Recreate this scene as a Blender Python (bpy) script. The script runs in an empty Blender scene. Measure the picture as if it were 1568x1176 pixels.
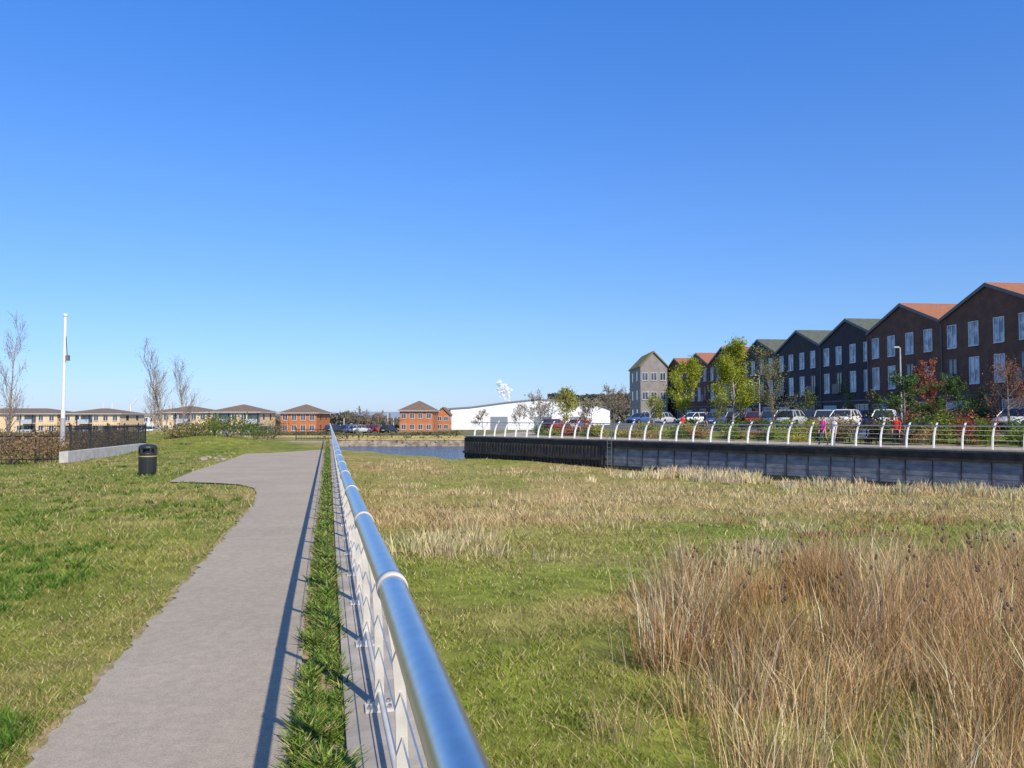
import bpy, math, random, bmesh
import numpy as np
from mathutils import Matrix, Vector
random.seed(7); rng=np.random.default_rng(7)
S=bpy.context.scene
S.view_settings.view_transform='Standard'; S.view_settings.look='None'; S.view_settings.exposure=0
F=1200.0; HOR=640.0; EYE=1.7
# ------------------------------------------------------------ helpers
def sm(a,b,x):
    t=np.clip((x-a)/(b-a),0,1); return t*t*(3-2*t)
_tab=np.random.default_rng(3).random((256,256))
def vn(x,y):
    x=np.asarray(x,float);y=np.asarray(y,float)
    xi=np.floor(x).astype(int);yi=np.floor(y).astype(int);fx=x-xi;fy=y-yi
    fx=fx*fx*(3-2*fx);fy=fy*fy*(3-2*fy)
    a=_tab[xi%256,yi%256];b=_tab[(xi+1)%256,yi%256];c=_tab[xi%256,(yi+1)%256];d=_tab[(xi+1)%256,(yi+1)%256]
    return a*(1-fx)*(1-fy)+b*fx*(1-fy)+c*(1-fx)*fy+d*fx*fy
def fbm(x,y): return (vn(x,y)+.5*vn(x*2.1+9,y*2.1+4)+.25*vn(x*4.3+3,y*4.3+17))/1.75
MATS={}
def mat(name,col,col2=None,rough=.8,scale=4.0,metal=0.0,bump=0.0,bscale=None,detail=5,spec=.4,ramp=(.35,.65),stretch=(1,1,1)):
    if name in MATS: return MATS[name]
    m=bpy.data.materials.new(name);m.use_nodes=True;nt=m.node_tree;N=nt.nodes;L=nt.links
    b=N['Principled BSDF'];b.inputs['Roughness'].default_value=rough;b.inputs['Metallic'].default_value=metal
    b.inputs['Specular IOR Level'].default_value=spec
    if col2 is None: col2=tuple(c*.82 for c in col)
    tc=N.new('ShaderNodeTexCoord');mp=N.new('ShaderNodeMapping');mp.inputs['Scale'].default_value=stretch
    L.new(tc.outputs['Object'],mp.inputs[0])
    nz=N.new('ShaderNodeTexNoise');nz.inputs['Scale'].default_value=scale;nz.inputs['Detail'].default_value=detail
    L.new(mp.outputs[0],nz.inputs['Vector'])
    cr=N.new('ShaderNodeValToRGB');cr.color_ramp.elements[0].position=ramp[0];cr.color_ramp.elements[1].position=ramp[1]
    cr.color_ramp.elements[0].color=(*col2,1);cr.color_ramp.elements[1].color=(*col,1)
    L.new(nz.outputs['Fac'],cr.inputs[0]);L.new(cr.outputs[0],b.inputs['Base Color'])
    if bump>0:
        n2=N.new('ShaderNodeTexNoise');n2.inputs['Scale'].default_value=bscale or scale*4;n2.inputs['Detail'].default_value=4
        L.new(mp.outputs[0],n2.inputs['Vector'])
        bp=N.new('ShaderNodeBump');bp.inputs['Strength'].default_value=bump;bp.inputs['Distance'].default_value=.02
        L.new(n2.outputs['Fac'],bp.inputs['Height']);L.new(bp.outputs[0],b.inputs['Normal'])
    MATS[name]=m;return m
def speckle(m,scale,lo,hi):
    """multiply base colour with a fine aggregate pattern"""
    nt=m.node_tree;N=nt.nodes;L=nt.links;bs=N['Principled BSDF'];src=bs.inputs['Base Color'].links[0].from_socket
    tc=[n for n in N if n.type=='TEX_COORD'][0]
    for sc,l,h in((scale,lo,hi),(scale*.12,.92,1.05)):
        nz=N.new('ShaderNodeTexNoise');nz.inputs['Scale'].default_value=sc;nz.inputs['Detail'].default_value=3
        cr=N.new('ShaderNodeValToRGB');cr.color_ramp.elements[0].position=.35;cr.color_ramp.elements[1].position=.65
        cr.color_ramp.elements[0].color=(l,l,l,1);cr.color_ramp.elements[1].color=(h,h,h,1)
        mx=N.new('ShaderNodeMix');mx.data_type='RGBA';mx.blend_type='MULTIPLY';mx.inputs[0].default_value=1
        L.new(tc.outputs['Object'],nz.inputs['Vector']);L.new(nz.outputs['Fac'],cr.inputs[0]);L.new(src,mx.inputs[6]);L.new(cr.outputs[0],mx.inputs[7]);src=mx.outputs[2]
    L.new(src,bs.inputs['Base Color'])
def vegmat(name,trans=.3,rough=.7,nscale=None):
    m=bpy.data.materials.new(name);m.use_nodes=True;nt=m.node_tree;N=nt.nodes;L=nt.links
    b=N['Principled BSDF'];b.inputs['Roughness'].default_value=rough;b.inputs['Specular IOR Level'].default_value=.15
    at=N.new('ShaderNodeAttribute');at.attribute_name='Col'
    src=at.outputs['Color']
    if nscale:
        tc=N.new('ShaderNodeTexCoord');nz=N.new('ShaderNodeTexNoise');nz.inputs['Scale'].default_value=nscale;nz.inputs['Detail'].default_value=8
        L.new(tc.outputs['Object'],nz.inputs['Vector'])
        cr=N.new('ShaderNodeValToRGB');cr.color_ramp.elements[0].position=.3;cr.color_ramp.elements[1].position=.7
        cr.color_ramp.elements[0].color=(.6,.6,.6,1);cr.color_ramp.elements[1].color=(1.25,1.2,1.1,1)
        L.new(nz.outputs['Fac'],cr.inputs[0])
        mx=N.new('ShaderNodeMix');mx.data_type='RGBA';mx.blend_type='MULTIPLY';mx.inputs[0].default_value=1
        L.new(src,mx.inputs[6]);L.new(cr.outputs[0],mx.inputs[7]);src=mx.outputs[2]
        bp=N.new('ShaderNodeBump');bp.inputs['Strength'].default_value=.6;bp.inputs['Distance'].default_value=.05
        L.new(nz.outputs['Fac'],bp.inputs['Height']);L.new(bp.outputs[0],b.inputs['Normal'])
    L.new(src,b.inputs['Base Color'])
    if trans>0:
        t=N.new('ShaderNodeBsdfTranslucent');L.new(src,t.inputs[0])
        ms=N.new('ShaderNodeMixShader');ms.inputs[0].default_value=trans
        L.new(b.outputs[0],ms.inputs[1]);L.new(t.outputs[0],ms.inputs[2]);L.new(ms.outputs[0],N['Material Output'].inputs[0])
    return m
LEAF=vegmat('leaf_foliage',.4);GRASS=vegmat('grass_blades',.25);TURF=vegmat('turf_ground',0,.95,3.0)
def link(o,parent=None):
    S.collection.objects.link(o)
    if parent: o.parent=parent
    return o
def empty(name,loc=(0,0,0),rot=0):
    o=bpy.data.objects.new(name,None);o.empty_display_size=.3;o.location=loc;o.rotation_euler=(0,0,rot);return link(o)
class MB:
    def __init__(s): s.v=[];s.f=[];s.m=[];s.mats=[];s.M=None
    def mi(s,m):
        if m not in s.mats: s.mats.append(m)
        return s.mats.index(m)
    def add(s,vs,fs,m):
        o=len(s.v)
        if s.M is not None: vs=[tuple(s.M@Vector(v)) for v in vs]
        s.v+=[tuple(v) for v in vs]
        k=s.mi(m)
        for f in fs: s.f.append(tuple(i+o for i in f));s.m.append(k)
    def box(s,x0,x1,y0,y1,z0,z1,m):
        s.add([(x0,y0,z0),(x1,y0,z0),(x1,y1,z0),(x0,y1,z0),(x0,y0,z1),(x1,y0,z1),(x1,y1,z1),(x0,y1,z1)],
              [(3,2,1,0),(4,5,6,7),(0,1,5,4),(1,2,6,5),(2,3,7,6),(3,0,4,7)],m)
    def prism(s,poly,axis,a,b,m):
        n=len(poly)
        def P(p,t): return (t,p[0],p[1]) if axis=='x' else ((p[0],t,p[1]) if axis=='y' else (p[0],p[1],t))
        vs=[P(p,a) for p in poly]+[P(p,b) for p in poly]
        s.add(vs,[tuple(range(n))[::-1],tuple(range(n,2*n))]+[(i,(i+1)%n,n+(i+1)%n,n+i) for i in range(n)],m)
    def tube(s,pts,rad,m,n=8,cap=True):
        pts=[Vector(p) for p in pts]
        if not hasattr(rad,'__len__'): rad=[rad]*len(pts)
        vs=[];up=None
        for i,p in enumerate(pts):
            t=(pts[min(i+1,len(pts)-1)]-pts[max(i-1,0)]).normalized()
            if up is None: up=Vector((0,0,1)) if abs(t.z)<.9 else Vector((1,0,0))
            a=t.cross(up)
            if a.length<1e-4: up=Vector((0,1,0));a=t.cross(up)
            a.normalize();b=a.cross(t).normalized();up=b
            for k in range(n):
                th=2*math.pi*k/n
                vs.append(p+a*math.cos(th)*rad[i]+b*math.sin(th)*rad[i])
        fs=[(i*n+k,i*n+(k+1)%n,(i+1)*n+(k+1)%n,(i+1)*n+k) for i in range(len(pts)-1) for k in range(n)]
        if cap: fs+= [tuple(range(n))[::-1],tuple(range((len(pts)-1)*n,len(pts)*n))]
        s.add(vs,fs,m)
    def lathe(s,prof,m,n=20,c=(0,0,0)):
        vs=[(c[0]+r*math.cos(2*math.pi*k/n),c[1]+r*math.sin(2*math.pi*k/n),c[2]+z) for r,z in prof for k in range(n)]
        fs=[(i*n+k,i*n+(k+1)%n,(i+1)*n+(k+1)%n,(i+1)*n+k) for i in range(len(prof)-1) for k in range(n)]
        fs+=[tuple(range(n))[::-1],tuple(range((len(prof)-1)*n,len(prof)*n))]
        s.add(vs,fs,m)
    def obj(s,name,parent=None,smooth=False,loc=None):
        me=bpy.data.meshes.new(name);me.from_pydata(s.v,[],s.f)
        for m in s.mats: me.materials.append(m)
        me.polygons.foreach_set('material_index',s.m)
        if smooth: me.polygons.foreach_set('use_smooth',[True]*len(s.f))
        me.update();o=bpy.data.objects.new(name,me)
        if loc is not None: o.location=loc
        return link(o,parent)
def npmesh(name,V,T,C,material,parent=None,smooth=False):
    k=T.shape[1];me=bpy.data.meshes.new(name)
    me.vertices.add(len(V));me.vertices.foreach_set('co',V.astype(np.float32).ravel())
    me.loops.add(T.size);me.loops.foreach_set('vertex_index',T.astype(np.int32).ravel())
    me.polygons.add(len(T));me.polygons.foreach_set('loop_start',(np.arange(len(T))*k).astype(np.int32))
    try: me.polygons.foreach_set('loop_total',np.full(len(T),k,np.int32))
    except Exception: pass
    if smooth: me.polygons.foreach_set('use_smooth',np.ones(len(T),bool))
    me.update(calc_edges=True)
    a=me.color_attributes.new('Col','FLOAT_COLOR','POINT')
    c=np.ones((len(V),4),np.float32);c[:,:3]=np.clip(C,0,1);a.data.foreach_set('color',c.ravel())
    me.materials.append(material)
    o=bpy.data.objects.new(name,me);return link(o,parent)
def blades(name,P,h,w,lean,C,material=GRASS,tall=False,leandir=None):
    n=len(P);th=rng.random(n)*2*np.pi
    sx=np.cos(th)*w/2;sy=np.sin(th)*w/2
    ld=rng.random(n)*2*np.pi if leandir is None else leandir
    lx=np.cos(ld)*lean*h;ly=np.sin(ld)*lean*h
    o=np.zeros(n)
    side=np.stack([sx,sy,o],1)
    if not tall:
        V=np.stack([P-side,P+side,P+np.stack([lx,ly,h],1)],1).reshape(-1,3)
        T=np.arange(3*n).reshape(n,3);Cc=np.repeat(C,3,0)
    else:
        mid=P+np.stack([lx*.32,ly*.32,h*.58],1);tip=P+np.stack([lx,ly,h],1)
        V=np.stack([P-side,P+side,mid+side*.8,mid-side*.8,tip],1).reshape(-1,3)
        b=np.arange(n)*5
        T=np.stack([np.stack([b,b+1,b+2],1),np.stack([b,b+2,b+3],1),np.stack([b+3,b+2,b+4],1)],1).reshape(-1,3)
        Cc=np.repeat(C,5,0)
    return npmesh(name,V,T,Cc,material)
def quads(P,size,C):
    n=len(P);a=rng.normal(size=(n,3));a/=np.linalg.norm(a,axis=1)[:,None]
    b=rng.normal(size=(n,3));b-=a*(a*b).sum(1)[:,None];b/=np.linalg.norm(b,axis=1)[:,None]
    sz=(size*(.6+.8*rng.random(n)))[:,None]
    a=a*sz*.5;b=b*sz*.32
    V=np.stack([P-a,P+b,P+a,P-b],1).reshape(-1,3)
    return V,np.arange(4*n).reshape(n,4),np.repeat(C,4,0)
def jit(col,n,amt=.3,hue=.12):
    c=np.tile(np.array(col,float),(n,1))
    c*= (1+amt*(rng.random(n)*2-1))[:,None]
    c*= 1+hue*(rng.random((n,3))*2-1)
    return c
# ------------------------------------------------------------ frames of reference
dx,dy=-.228,.974          # along near railing
px,py=.974,.228           # to the right of it
def R(perp,al,z=0): return (perp*px+al*dx,perp*py+al*dy,z)
AX,AY=24.1,36.9; ex,ey=-.66,.7512; nx,ny=.7512,.66; TC=42.7
CX,CY=AX+ex*TC,AY+ey*TC; gx,gy=.25,.968
def E(t):
    return (AX+ex*t,AY+ey*t) if t<=TC else (CX+gx*(t-TC),CY+gy*(t-TC))
def W(t,s,z=0):
    a=E(t);return (a[0]+nx*s,a[1]+ny*s,z)
def zr(x,y):
    al=ex*(x-AX)+ey*(y-AY)
    if al<=TC: s=nx*(x-AX)+ny*(y-AY)
    else:
        rx,ry=x-CX,y-CY;det=gx*ny-gy*nx
        s=(gx*ry-gy*rx)/det
    return .1+.8*float(sm(7,16,s))
def U(u,y): return (u-784)/F*y
# ------------------------------------------------------------ ground
def ground_z(x,y):
    z=-1.0-1.0*sm(8,36,y)+.12*(fbm(x*.35,y*.35)-.5)+.06*(vn(x*1.7,y*1.7)-.5)
    z=z+.28*sm(52,64,y)
    edge=66+np.maximum(0,-(x+4.5))*1.3+2.5*(vn(x*.4,y*.1)-.5)
    z=z-.95*sm(0,5,y-edge)
    return np.where(y>106.5,-1.0+0*x,z)
def marsh_w(x,y):
    n=fbm(x*.16+5,y*.16);n2=fbm(x*.7,y*.7+40)
    w=1.0*sm(10,13,y)*(1-sm(21,28,y-.20*np.maximum(x,0)+2))
    w=np.maximum(w,.76*(1-sm(9,14,y)))
    w=np.maximum(w,.50*sm(30,36,y)*sm(4,-2,x))
    w=np.clip(w+(n-.46)*1.3+(n2-.5)*.85,0,1)
    return w
def marsh_col(x,y):
    w=marsh_w(x,y)[...,None];n=fbm(x*.4+31,y*.4)[...,None];n3=fbm(x*.09+3,y*.12+8)[...,None];n5=fbm(x*1.6+3,y*1.6+8)[...,None]
    tan=np.array([.56,.43,.20])*(1-n)+np.array([.40,.29,.12])*n
    gr=np.array([.175,.255,.03])*(1-n)+np.array([.33,.33,.07])*n
    k=.4*sm(.45,.7,n3);tan=tan*(1-k)+gr*k
    return (tan*(1-w)+gr*w)*(.72+.56*n5)
xs=np.unique(np.concatenate([[-3000,-1500,-700,-300,-150,-90,-60],np.arange(-40,50,.6),[55,65,80,110,160,300,700,1500,3000]]))
ys=np.unique(np.concatenate([[-200,-60,-20],np.arange(-8,106,.6),[106.3,106.7],np.arange(108,130,4),[140,160,200,300,500,900,1500,3000,6000]]))
X,Y=np.meshgrid(xs,ys);Z=ground_z(X,Y)
Cg=marsh_col(X,Y)*.85
farc=np.array([.21,.21,.10])*(.7+.6*fbm(X*.05,Y*.05))[...,None]
mud=np.array([.20,.16,.10])
k=np.clip((-2.0-Z)/.2,0,1)[...,None]*(Y>50)[...,None]
Cg=Cg*(1-k)+mud*k
Cg=np.where((Y>106.5)[...,None],farc,Cg)
def gridT(ny_,nx_):
    i=np.arange(ny_*nx_).reshape(ny_,nx_)
    return np.stack([i[:-1,:-1],i[:-1,1:],i[1:,1:],i[1:,:-1]],-1).reshape(-1,4)
npmesh('ground',np.stack([X,Y,Z],-1).reshape(-1,3),gridT(len(ys),len(xs)),Cg.reshape(-1,3),TURF,smooth=True)
def zl(x,y):
    z=-.94*sm(62,95,y)
    m=1.0*np.exp(-(((x+20)/5.5)**2+((y-46)/5)**2))+.5*np.exp(-(((x+15.5)/2.5)**2+((y-41)/3)**2))
    return z+m+.05*(fbm(x*.3,y*.3)-.5)*sm(-1.5,-3.5,x+.234*y)
pp=np.unique(np.concatenate([[-400,-200,-100,-70],np.arange(-50,-1.2,.6),[-1.2,-.5,0,.2,.449]]));aa=np.unique(np.concatenate([[-60,-20],np.arange(-8,115,.8)]))
PP,AA=np.meshgrid(pp,aa);X=PP*px+AA*dx;Y=PP*py+AA*dy
Z=zl(X,Y)
def lawn_col(x,y):
    n=fbm(x*.5,y*.5);n2=fbm(x*.22+7,y*.22);n4=fbm(x*1.9+3,y*1.9);n5=fbm(x*3.1+30,y*3.1)[...,None];n=n[...,None];n2=n2[...,None];n4=n4[...,None]
    a=np.array([.165,.235,.03]);b=np.array([.34,.33,.075]);c=np.array([.50,.385,.165])
    o=a*(1-n)+b*n;k=sm(.43,.62,n2*.5+n4*.5);return (o*(1-k*.72)+c*k*.72)*(.68+.6*n5)
npmesh('lawn_ground',np.stack([X,Y,Z],-1).reshape(-1,3),gridT(len(aa),len(pp)),(lawn_col(X,Y)*.8).reshape(-1,3),TURF,smooth=True)
conc=mat('concrete',(.46,.41,.34),(.30,.27,.23),scale=3,bump=.3,rough=.9)
conc_d=mat('concrete_stained',(.22,.21,.19),(.12,.12,.11),scale=1.5,bump=.3,rough=.9)
asph=mat('path_surface',(.45,.38,.285),(.385,.325,.245),scale=.7,rough=.95,bump=.5,bscale=120,detail=10,ramp=(.3,.7));speckle(asph,110,.82,1.10)
soil=mat('dry_soil',(.42,.31,.17),(.22,.19,.07),scale=9,rough=1,bump=.6,bscale=50,detail=10)
b=MB()
al=np.arange(-12,112,2.0)
for i in range(len(al)-1):
    a0,a1=al[i],al[i+1]
    P=[R(.45,a0,-3),R(.45,a1,-3),R(.45,a1,float(zl(*R(.45,a1)[:2]))),R(.45,a0,float(zl(*R(.45,a0)[:2])))]
    b.add(P,[(0,1,2,3)],conc_d)
b.obj('river_wall')
def off(a): return float(np.interp(a,[-8,0,.9,2,3.3,4.6,6,9],[.018,.024,.027,.028,.014,.003,-.007,-.012]))
b=MB()
a=-8.0
while a<62:
    p0,p1=.105,.475
    vs=[R(p0,a+.01,0.002),R(p1,a+.01,0.002),R(p1,a+1.3,0.002),R(p0,a+1.3,0.002)]
    vs2=[(v[0],v[1],.05) for v in vs];b.add(vs+vs2,[(4,5,6,7),(0,1,5,4),(1,2,6,5),(2,3,7,6),(3,0,4,7)],conc)
    a+=1.31
b.obj('coping_stones')
def strip(name,pf,qf,a0,a1,z,m,st=.5):
    b=MB();A=np.arange(a0,a1+.01,st);vs=[]
    for q in A: vs+=[R(pf(q),q,z),R(qf(q),q,z)]
    b.add(vs,[(2*i,2*i+1,2*i+3,2*i+2) for i in range(len(A)-1)],m);return b.obj(name)
strip('dirt_verge',lambda q:-1.37-.13*float(fbm(q*1.9,3.))-.04*float(vn(q*11,4.)),lambda q:-1.3,-8,16.5,.012,soil,.07)
strip('dirt_edging',lambda q:-.25,lambda q:.14,-8,60,.012,soil,.5)
left=[]
for q in np.arange(-8,16.2,.06):
    j=.07*(float(fbm(q*2.3,1.))-.5)+.05*(float(vn(q*9,5.))-.5)+.04*(float(vn(q*23,6.))-.5);left.append(R(-1.40+j,q))
left+=[(-5.7,17.6),(-6.2,18.9),(-6.9,19.9),(-7.8,20.4),(-9.0,20.7),(-9.2,21.3),(-9.6,23),(-10.1,25),(-10.6,27.7),(-11.1,30.4),(-12,34.5),(-12.9,38.5),(-14.2,45),(-15.2,51),(-16,57)]
right=[R(-.17+.05*(float(fbm(q*3,9.))-.5),q) for q in np.arange(-8,58.2,.1)]
poly=[(p[0],p[1]) for p in left]+[(p[0],p[1]) for p in right[::-1]]
bm=bmesh.new();vs=[bm.verts.new((p[0],p[1],.024)) for p in poly];f=bm.faces.new(vs);f.normal_update()
if f.normal.z<0: f.normal_flip()
bmesh.ops.triangulate(bm,faces=bm.faces[:]);me=bpy.data.meshes.new('footpath');bm.to_mesh(me);bm.free();me.materials.append(asph)
link(bpy.data.objects.new('footpath',me))
# ------------------------------------------------------------ lawn grass
n=175000
y=1/rng.uniform(1/48,1/2.6,n);xr=-1.39-.234*y;xl=-.78*y-2.5
x=xl+(xr-xl)*rng.random(n)
def inpoly(x,y,poly):
    c=np.zeros(len(x),bool);j=len(poly)-1
    for i in range(len(poly)):
        xi,yi=poly[i];xj,yj=poly[j]
        k=((yi>y)!=(yj>y))&(x<(xj-xi)*(y-yi)/(yj-yi+1e-12)+xi);c^=k;j=i
    return c
keep=~inpoly(x,y,poly);x=x[keep];y=y[keep]
dist=-(x+.234*y+1.44)
kk=rng.random(len(x))<np.clip(.7+dist*2.5,0,1);kk|=y>17
x=x[kk];y=y[kk];dist=dist[kk]
C=lawn_col(x,y)*(.7+.6*rng.random(len(x)))[:,None]
dry=(dist<.05+.8*fbm(x*2,y*2))&(y<17)&(rng.random(len(x))<.6)
C[dry]=jit((.46,.34,.15),dry.sum(),.35)
st=rng.random(len(x))<.17;C[st]=jit((.54,.45,.22),st.sum(),.25)
P=np.stack([x,y,zl(x,y)-.008],1)
hh=(.018+.035*rng.random(len(x)))*(.5+1.2*fbm(x*1.1+2,y*1.1));hh*=np.where(dry,.7,1)*np.clip(y/8,1,2.0)
blades('lawn_grass',P,hh,.005+.0010*y,1.0,C)
n=3200;y=1/rng.uniform(1/40,1/3.2,n);x=-1.65-.234*y-rng.random(n)*(.5*y+1)
keep=(~inpoly(x,y,poly))&(fbm(x*.8+11,y*.8)>.50);x=x[keep];y=y[keep];m=24
X=np.repeat(x,m)+rng.normal(size=len(x)*m)*.05;Y=np.repeat(y,m)+rng.normal(size=len(x)*m)*.05
P=np.stack([X,Y,zl(X,Y)],1)
blades('lawn_grass_tufts',P,.03+.07*rng.random(len(X)),.010+.0009*Y,.9,jit((.11,.205,.028),len(X),.45))
# ------------------------------------------------------------ weed strip beside railing
n=64000;a=1/rng.uniform(1/58,1/1.5,n)
pe=rng.normal(size=n)*.062-.03+.05*(vn(a*2.,2.)-.5)
cl=fbm(a*3.6+4,pe*7+2)
ok=(cl>.27)&(pe>-.19)&(pe<.12);a=a[ok];pe=pe[ok];cl=cl[ok]
X=pe*px+a*dx;Y=pe*py+a*dy
P=np.stack([X,Y,np.full(len(X),.013)],1)
P[:,2]+=rng.random(len(X))*.05*cl
Cw=jit((.14,.225,.033),len(X),.55);q=rng.random(len(X))<.22;Cw[q]=jit((.40,.36,.14),q.sum(),.3)
blades('verge_weeds',P,(.010+.050*rng.random(len(X)))*np.clip((cl-.22)*3.6,.25,1.6),.014+.0010*Y,1.4,Cw)
# ------------------------------------------------------------ marsh grass
def in_basin(x,y):
    s=nx*(x-AX)+ny*(y-AY)
    return (x*px+y*py>.6)&(s<-.15)
def reedline(x): return 11.5+ .55*np.maximum(0,x-2)+3.4*(fbm(x*.5,4.+x*0)-.5)
def in_reed(x,y):
    e=.88+.068*y+1.9*(fbm(y*.9,x*0+2)-.5)
    return (x>e)&(y<reedline(x))&(y>1)
n=200000;y=1/rng.uniform(1/66,1/4.2,n)
x=(-.26*y+.4)+rng.random(n)*(.98*y+1.2)
k=in_basin(x,y)&~(in_reed(x,y)&(rng.random(n)<.6));x=x[k];y=y[k]
w=marsh_w(x,y);C=marsh_col(x,y)*(.65+.7*rng.random(len(x)))[:,None]
st=rng.random(len(x))<.20;C[st]=jit((.56,.47,.24),st.sum(),.3)
P=np.stack([x,y,ground_z(x,y)-.01],1)
hh=(.025+.05*rng.random(len(x)))*(1.0+1.2*(1-w))*np.clip(y/12,1,1.8)*(.4+1.2*fbm(x*1.3,y*1.3+60))
blades('marsh_grass',P,hh,.007+.0010*y,1.0,C)
def tussocks(name,cx,cy,rad,h,wd,col,m,lean=.35,amt=.3,wl=.0007):
    N=len(cx)
    if N==0: return
    o=rng.normal(size=(N,m,2))*rad*(.6+.8*rng.random(N))[:,None,None]
    X=(cx[:,None]+o[...,0]).ravel();Y=(cy[:,None]+o[...,1]).ravel()
    k=in_basin(X,Y)
    hs=np.repeat(h*(.45+1.1*rng.random(N)**1.3),m)*(.45+.7*rng.random(N*m))
    ld=np.arctan2(o[...,1],o[...,0]).ravel()+rng.normal(size=N*m)*.8
    colc=np.repeat(jit(col,N,.30,.09),m,0)*(1+amt*(rng.random(N*m)*2-1))[:,None]
    P=np.stack([X,Y,ground_z(X,Y)-.02],1)
    le=lean*(.3+1.2*rng.random(N*m))
    return blades(name,P[k],hs[k],(wd+wl*Y)[k],le[k],colc[k],tall=True,leandir=ld[k])
n=2600;cy=rng.uniform(18,64,n);cx=-.2*cy+.8+rng.random(n)*(.95*cy)
k=in_basin(cx,cy)&(fbm(cx*.26+50,cy*.26)-.5*marsh_w(cx,cy)>.42)
tussocks('straw_tussocks',cx[k],cy[k],.34,.24,.013,(.58,.47,.25),28,.6)
n=420;cy=rng.uniform(13,26,n);cx=-.2*cy+.8+rng.random(n)*(.95*cy)
k=in_basin(cx,cy)&(fbm(cx*.35+20,cy*.35)>.62)
tussocks('straw_tussocks',cx[k],cy[k],.24,.24,.010,(.55,.46,.25),26,.55)
k=in_basin(cx,cy)&(fbm(cx*.35+90,cy*.35)>.60)
tussocks('brown_tussocks',cx[k],cy[k]+6,.24,.24,.010,(.42,.25,.125),24,.5)
n=30;cy=rng.normal(19.5,1.6,n);cx=rng.normal(-1.6,.7,n)
tussocks('straw_clump',cx,cy,.26,.36,.011,(.56,.47,.27),34,.5)
n=40;cy=rng.normal(15.6,.9,n);cx=rng.normal(4.8,1.1,n)
tussocks('straw_clump',cx,cy,.2,.40,.010,(.54,.44,.25),34,.5)
n=680;t=rng.uniform(-14,22,n);s=-rng.exponential(1.3,n)-.3
cx=AX+ex*t+nx*s;cy=AY+ey*t+ny*s
k=(fbm(t*.35,s*.3+8)>.47)
tussocks('pale_reeds',cx[k],cy[k],.25,.46,.02,(.64,.54,.33),34,.3)
n=2500;cx=rng.uniform(.6,16,n);cy=rng.uniform(3.5,20,n);k=in_reed(cx,cy)&(cx<.78*cy+1.5)&(fbm(cx*.9+3,cy*.9)>.37)
cx=cx[k];cy=cy[k]
tn=fbm(cx*.6+70,cy*.6);fr=rng.random(len(cx))
def reedset(name,mask,col,h,m,le=.45):
    tussocks(name,cx[mask],cy[mask],.17,h,.004,col,m,le,.5,.0005)
reedset('golden_reeds',tn<.55,(.58,.40,.19),.60,64)
reedset('golden_reeds',tn>=.55,(.44,.275,.12),.68,64)
reedset('pale_stalks',fr<.32,(.74,.61,.38),.76,24,.4)
reedset('bent_stalks',fr>.6,(.56,.41,.21),.42,22,1.4)
reedset('green_undergrowth',(fr>.45)&(fr<.85),(.18,.24,.05),.24,24,.7)
b=MB();stem=mat('dead_stem',(.30,.20,.11));head=mat('seed_head',(.13,.08,.05))
for i in range(90):
    x0=random.uniform(2.2,13);y0=random.uniform(8,17)
    if not bool(in_reed(np.array([x0]),np.array([y0]))[0]): continue
    z0=float(ground_z(np.array([x0]),np.array([y0]))[0]);h=random.uniform(.75,1.1)
    tx=x0+random.uniform(-.15,.15);b.tube([(x0,y0,z0),((x0+tx)/2,y0,z0+h*.6),(tx,y0,z0+h)],[.007,.006,.004],stem,5)
    for q in range(random.randint(2,4)):
        bx=tx+random.uniform(-.09,.09);bz=z0+h-random.uniform(-.03,.2)
        b.tube([(tx-(tx-x0)*.2,y0,z0+h*.8),(bx,y0,bz)],.0035,stem,4)
        b.tube([(bx,y0,bz-.018),(bx,y0,bz),(bx,y0,bz+.03)],[.008,.018,.006],head,6)
b.obj('dead_flower_stems')
# ------------------------------------------------------------ water
wm=bpy.data.materials.new('river_water');wm.use_nodes=True;N=wm.node_tree.nodes;L=wm.node_tree.links;pb=N['Principled BSDF']
pb.inputs['Base Color'].default_value=(.03,.07,.12,1);pb.inputs['Roughness'].default_value=.15
tc=N.new('ShaderNodeTexCoord');mp=N.new('ShaderNodeMapping');mp.inputs['Scale'].default_value=(.6,2,1);nz=N.new('ShaderNodeTexNoise');nz.inputs['Scale'].default_value=1.2;nz.inputs['Detail'].default_value=6
bp=N.new('ShaderNodeBump');bp.inputs['Strength'].default_value=1;bp.inputs['Distance'].default_value=.3
L.new(tc.outputs['Object'],mp.inputs[0]);L.new(mp.outputs[0],nz.inputs['Vector']);L.new(nz.outputs['Fac'],bp.inputs['Height']);L.new(bp.outputs[0],pb.inputs['Normal'])
b=MB();b.add([(-60,55,-2.1),(60,55,-2.1),(60,106.4,-2.1),(-60,106.4,-2.1)],[(0,1,2,3)],wm);b.obj('river_water')
stone=mat('revetment_stone',(.34,.28,.21),(.15,.12,.09),scale=1.4,bump=.8,rough=.95)
strawm=mat('bank_straw',(.44,.34,.15),(.30,.24,.09),scale=1.0,bump=.8,rough=.95)
b=MB();b.prism([(104.6,-3),(106.2,-1.35),(107.4,-1.30),(107.4,-3)],'x',-45,30,stone)
b.prism([(106.3,-1.3),(107.2,-.75),(109.5,-.72),(110,-1.2),(110,-1.3)],'x',-45,30,strawm);b.obj('far_river_bank')
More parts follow.
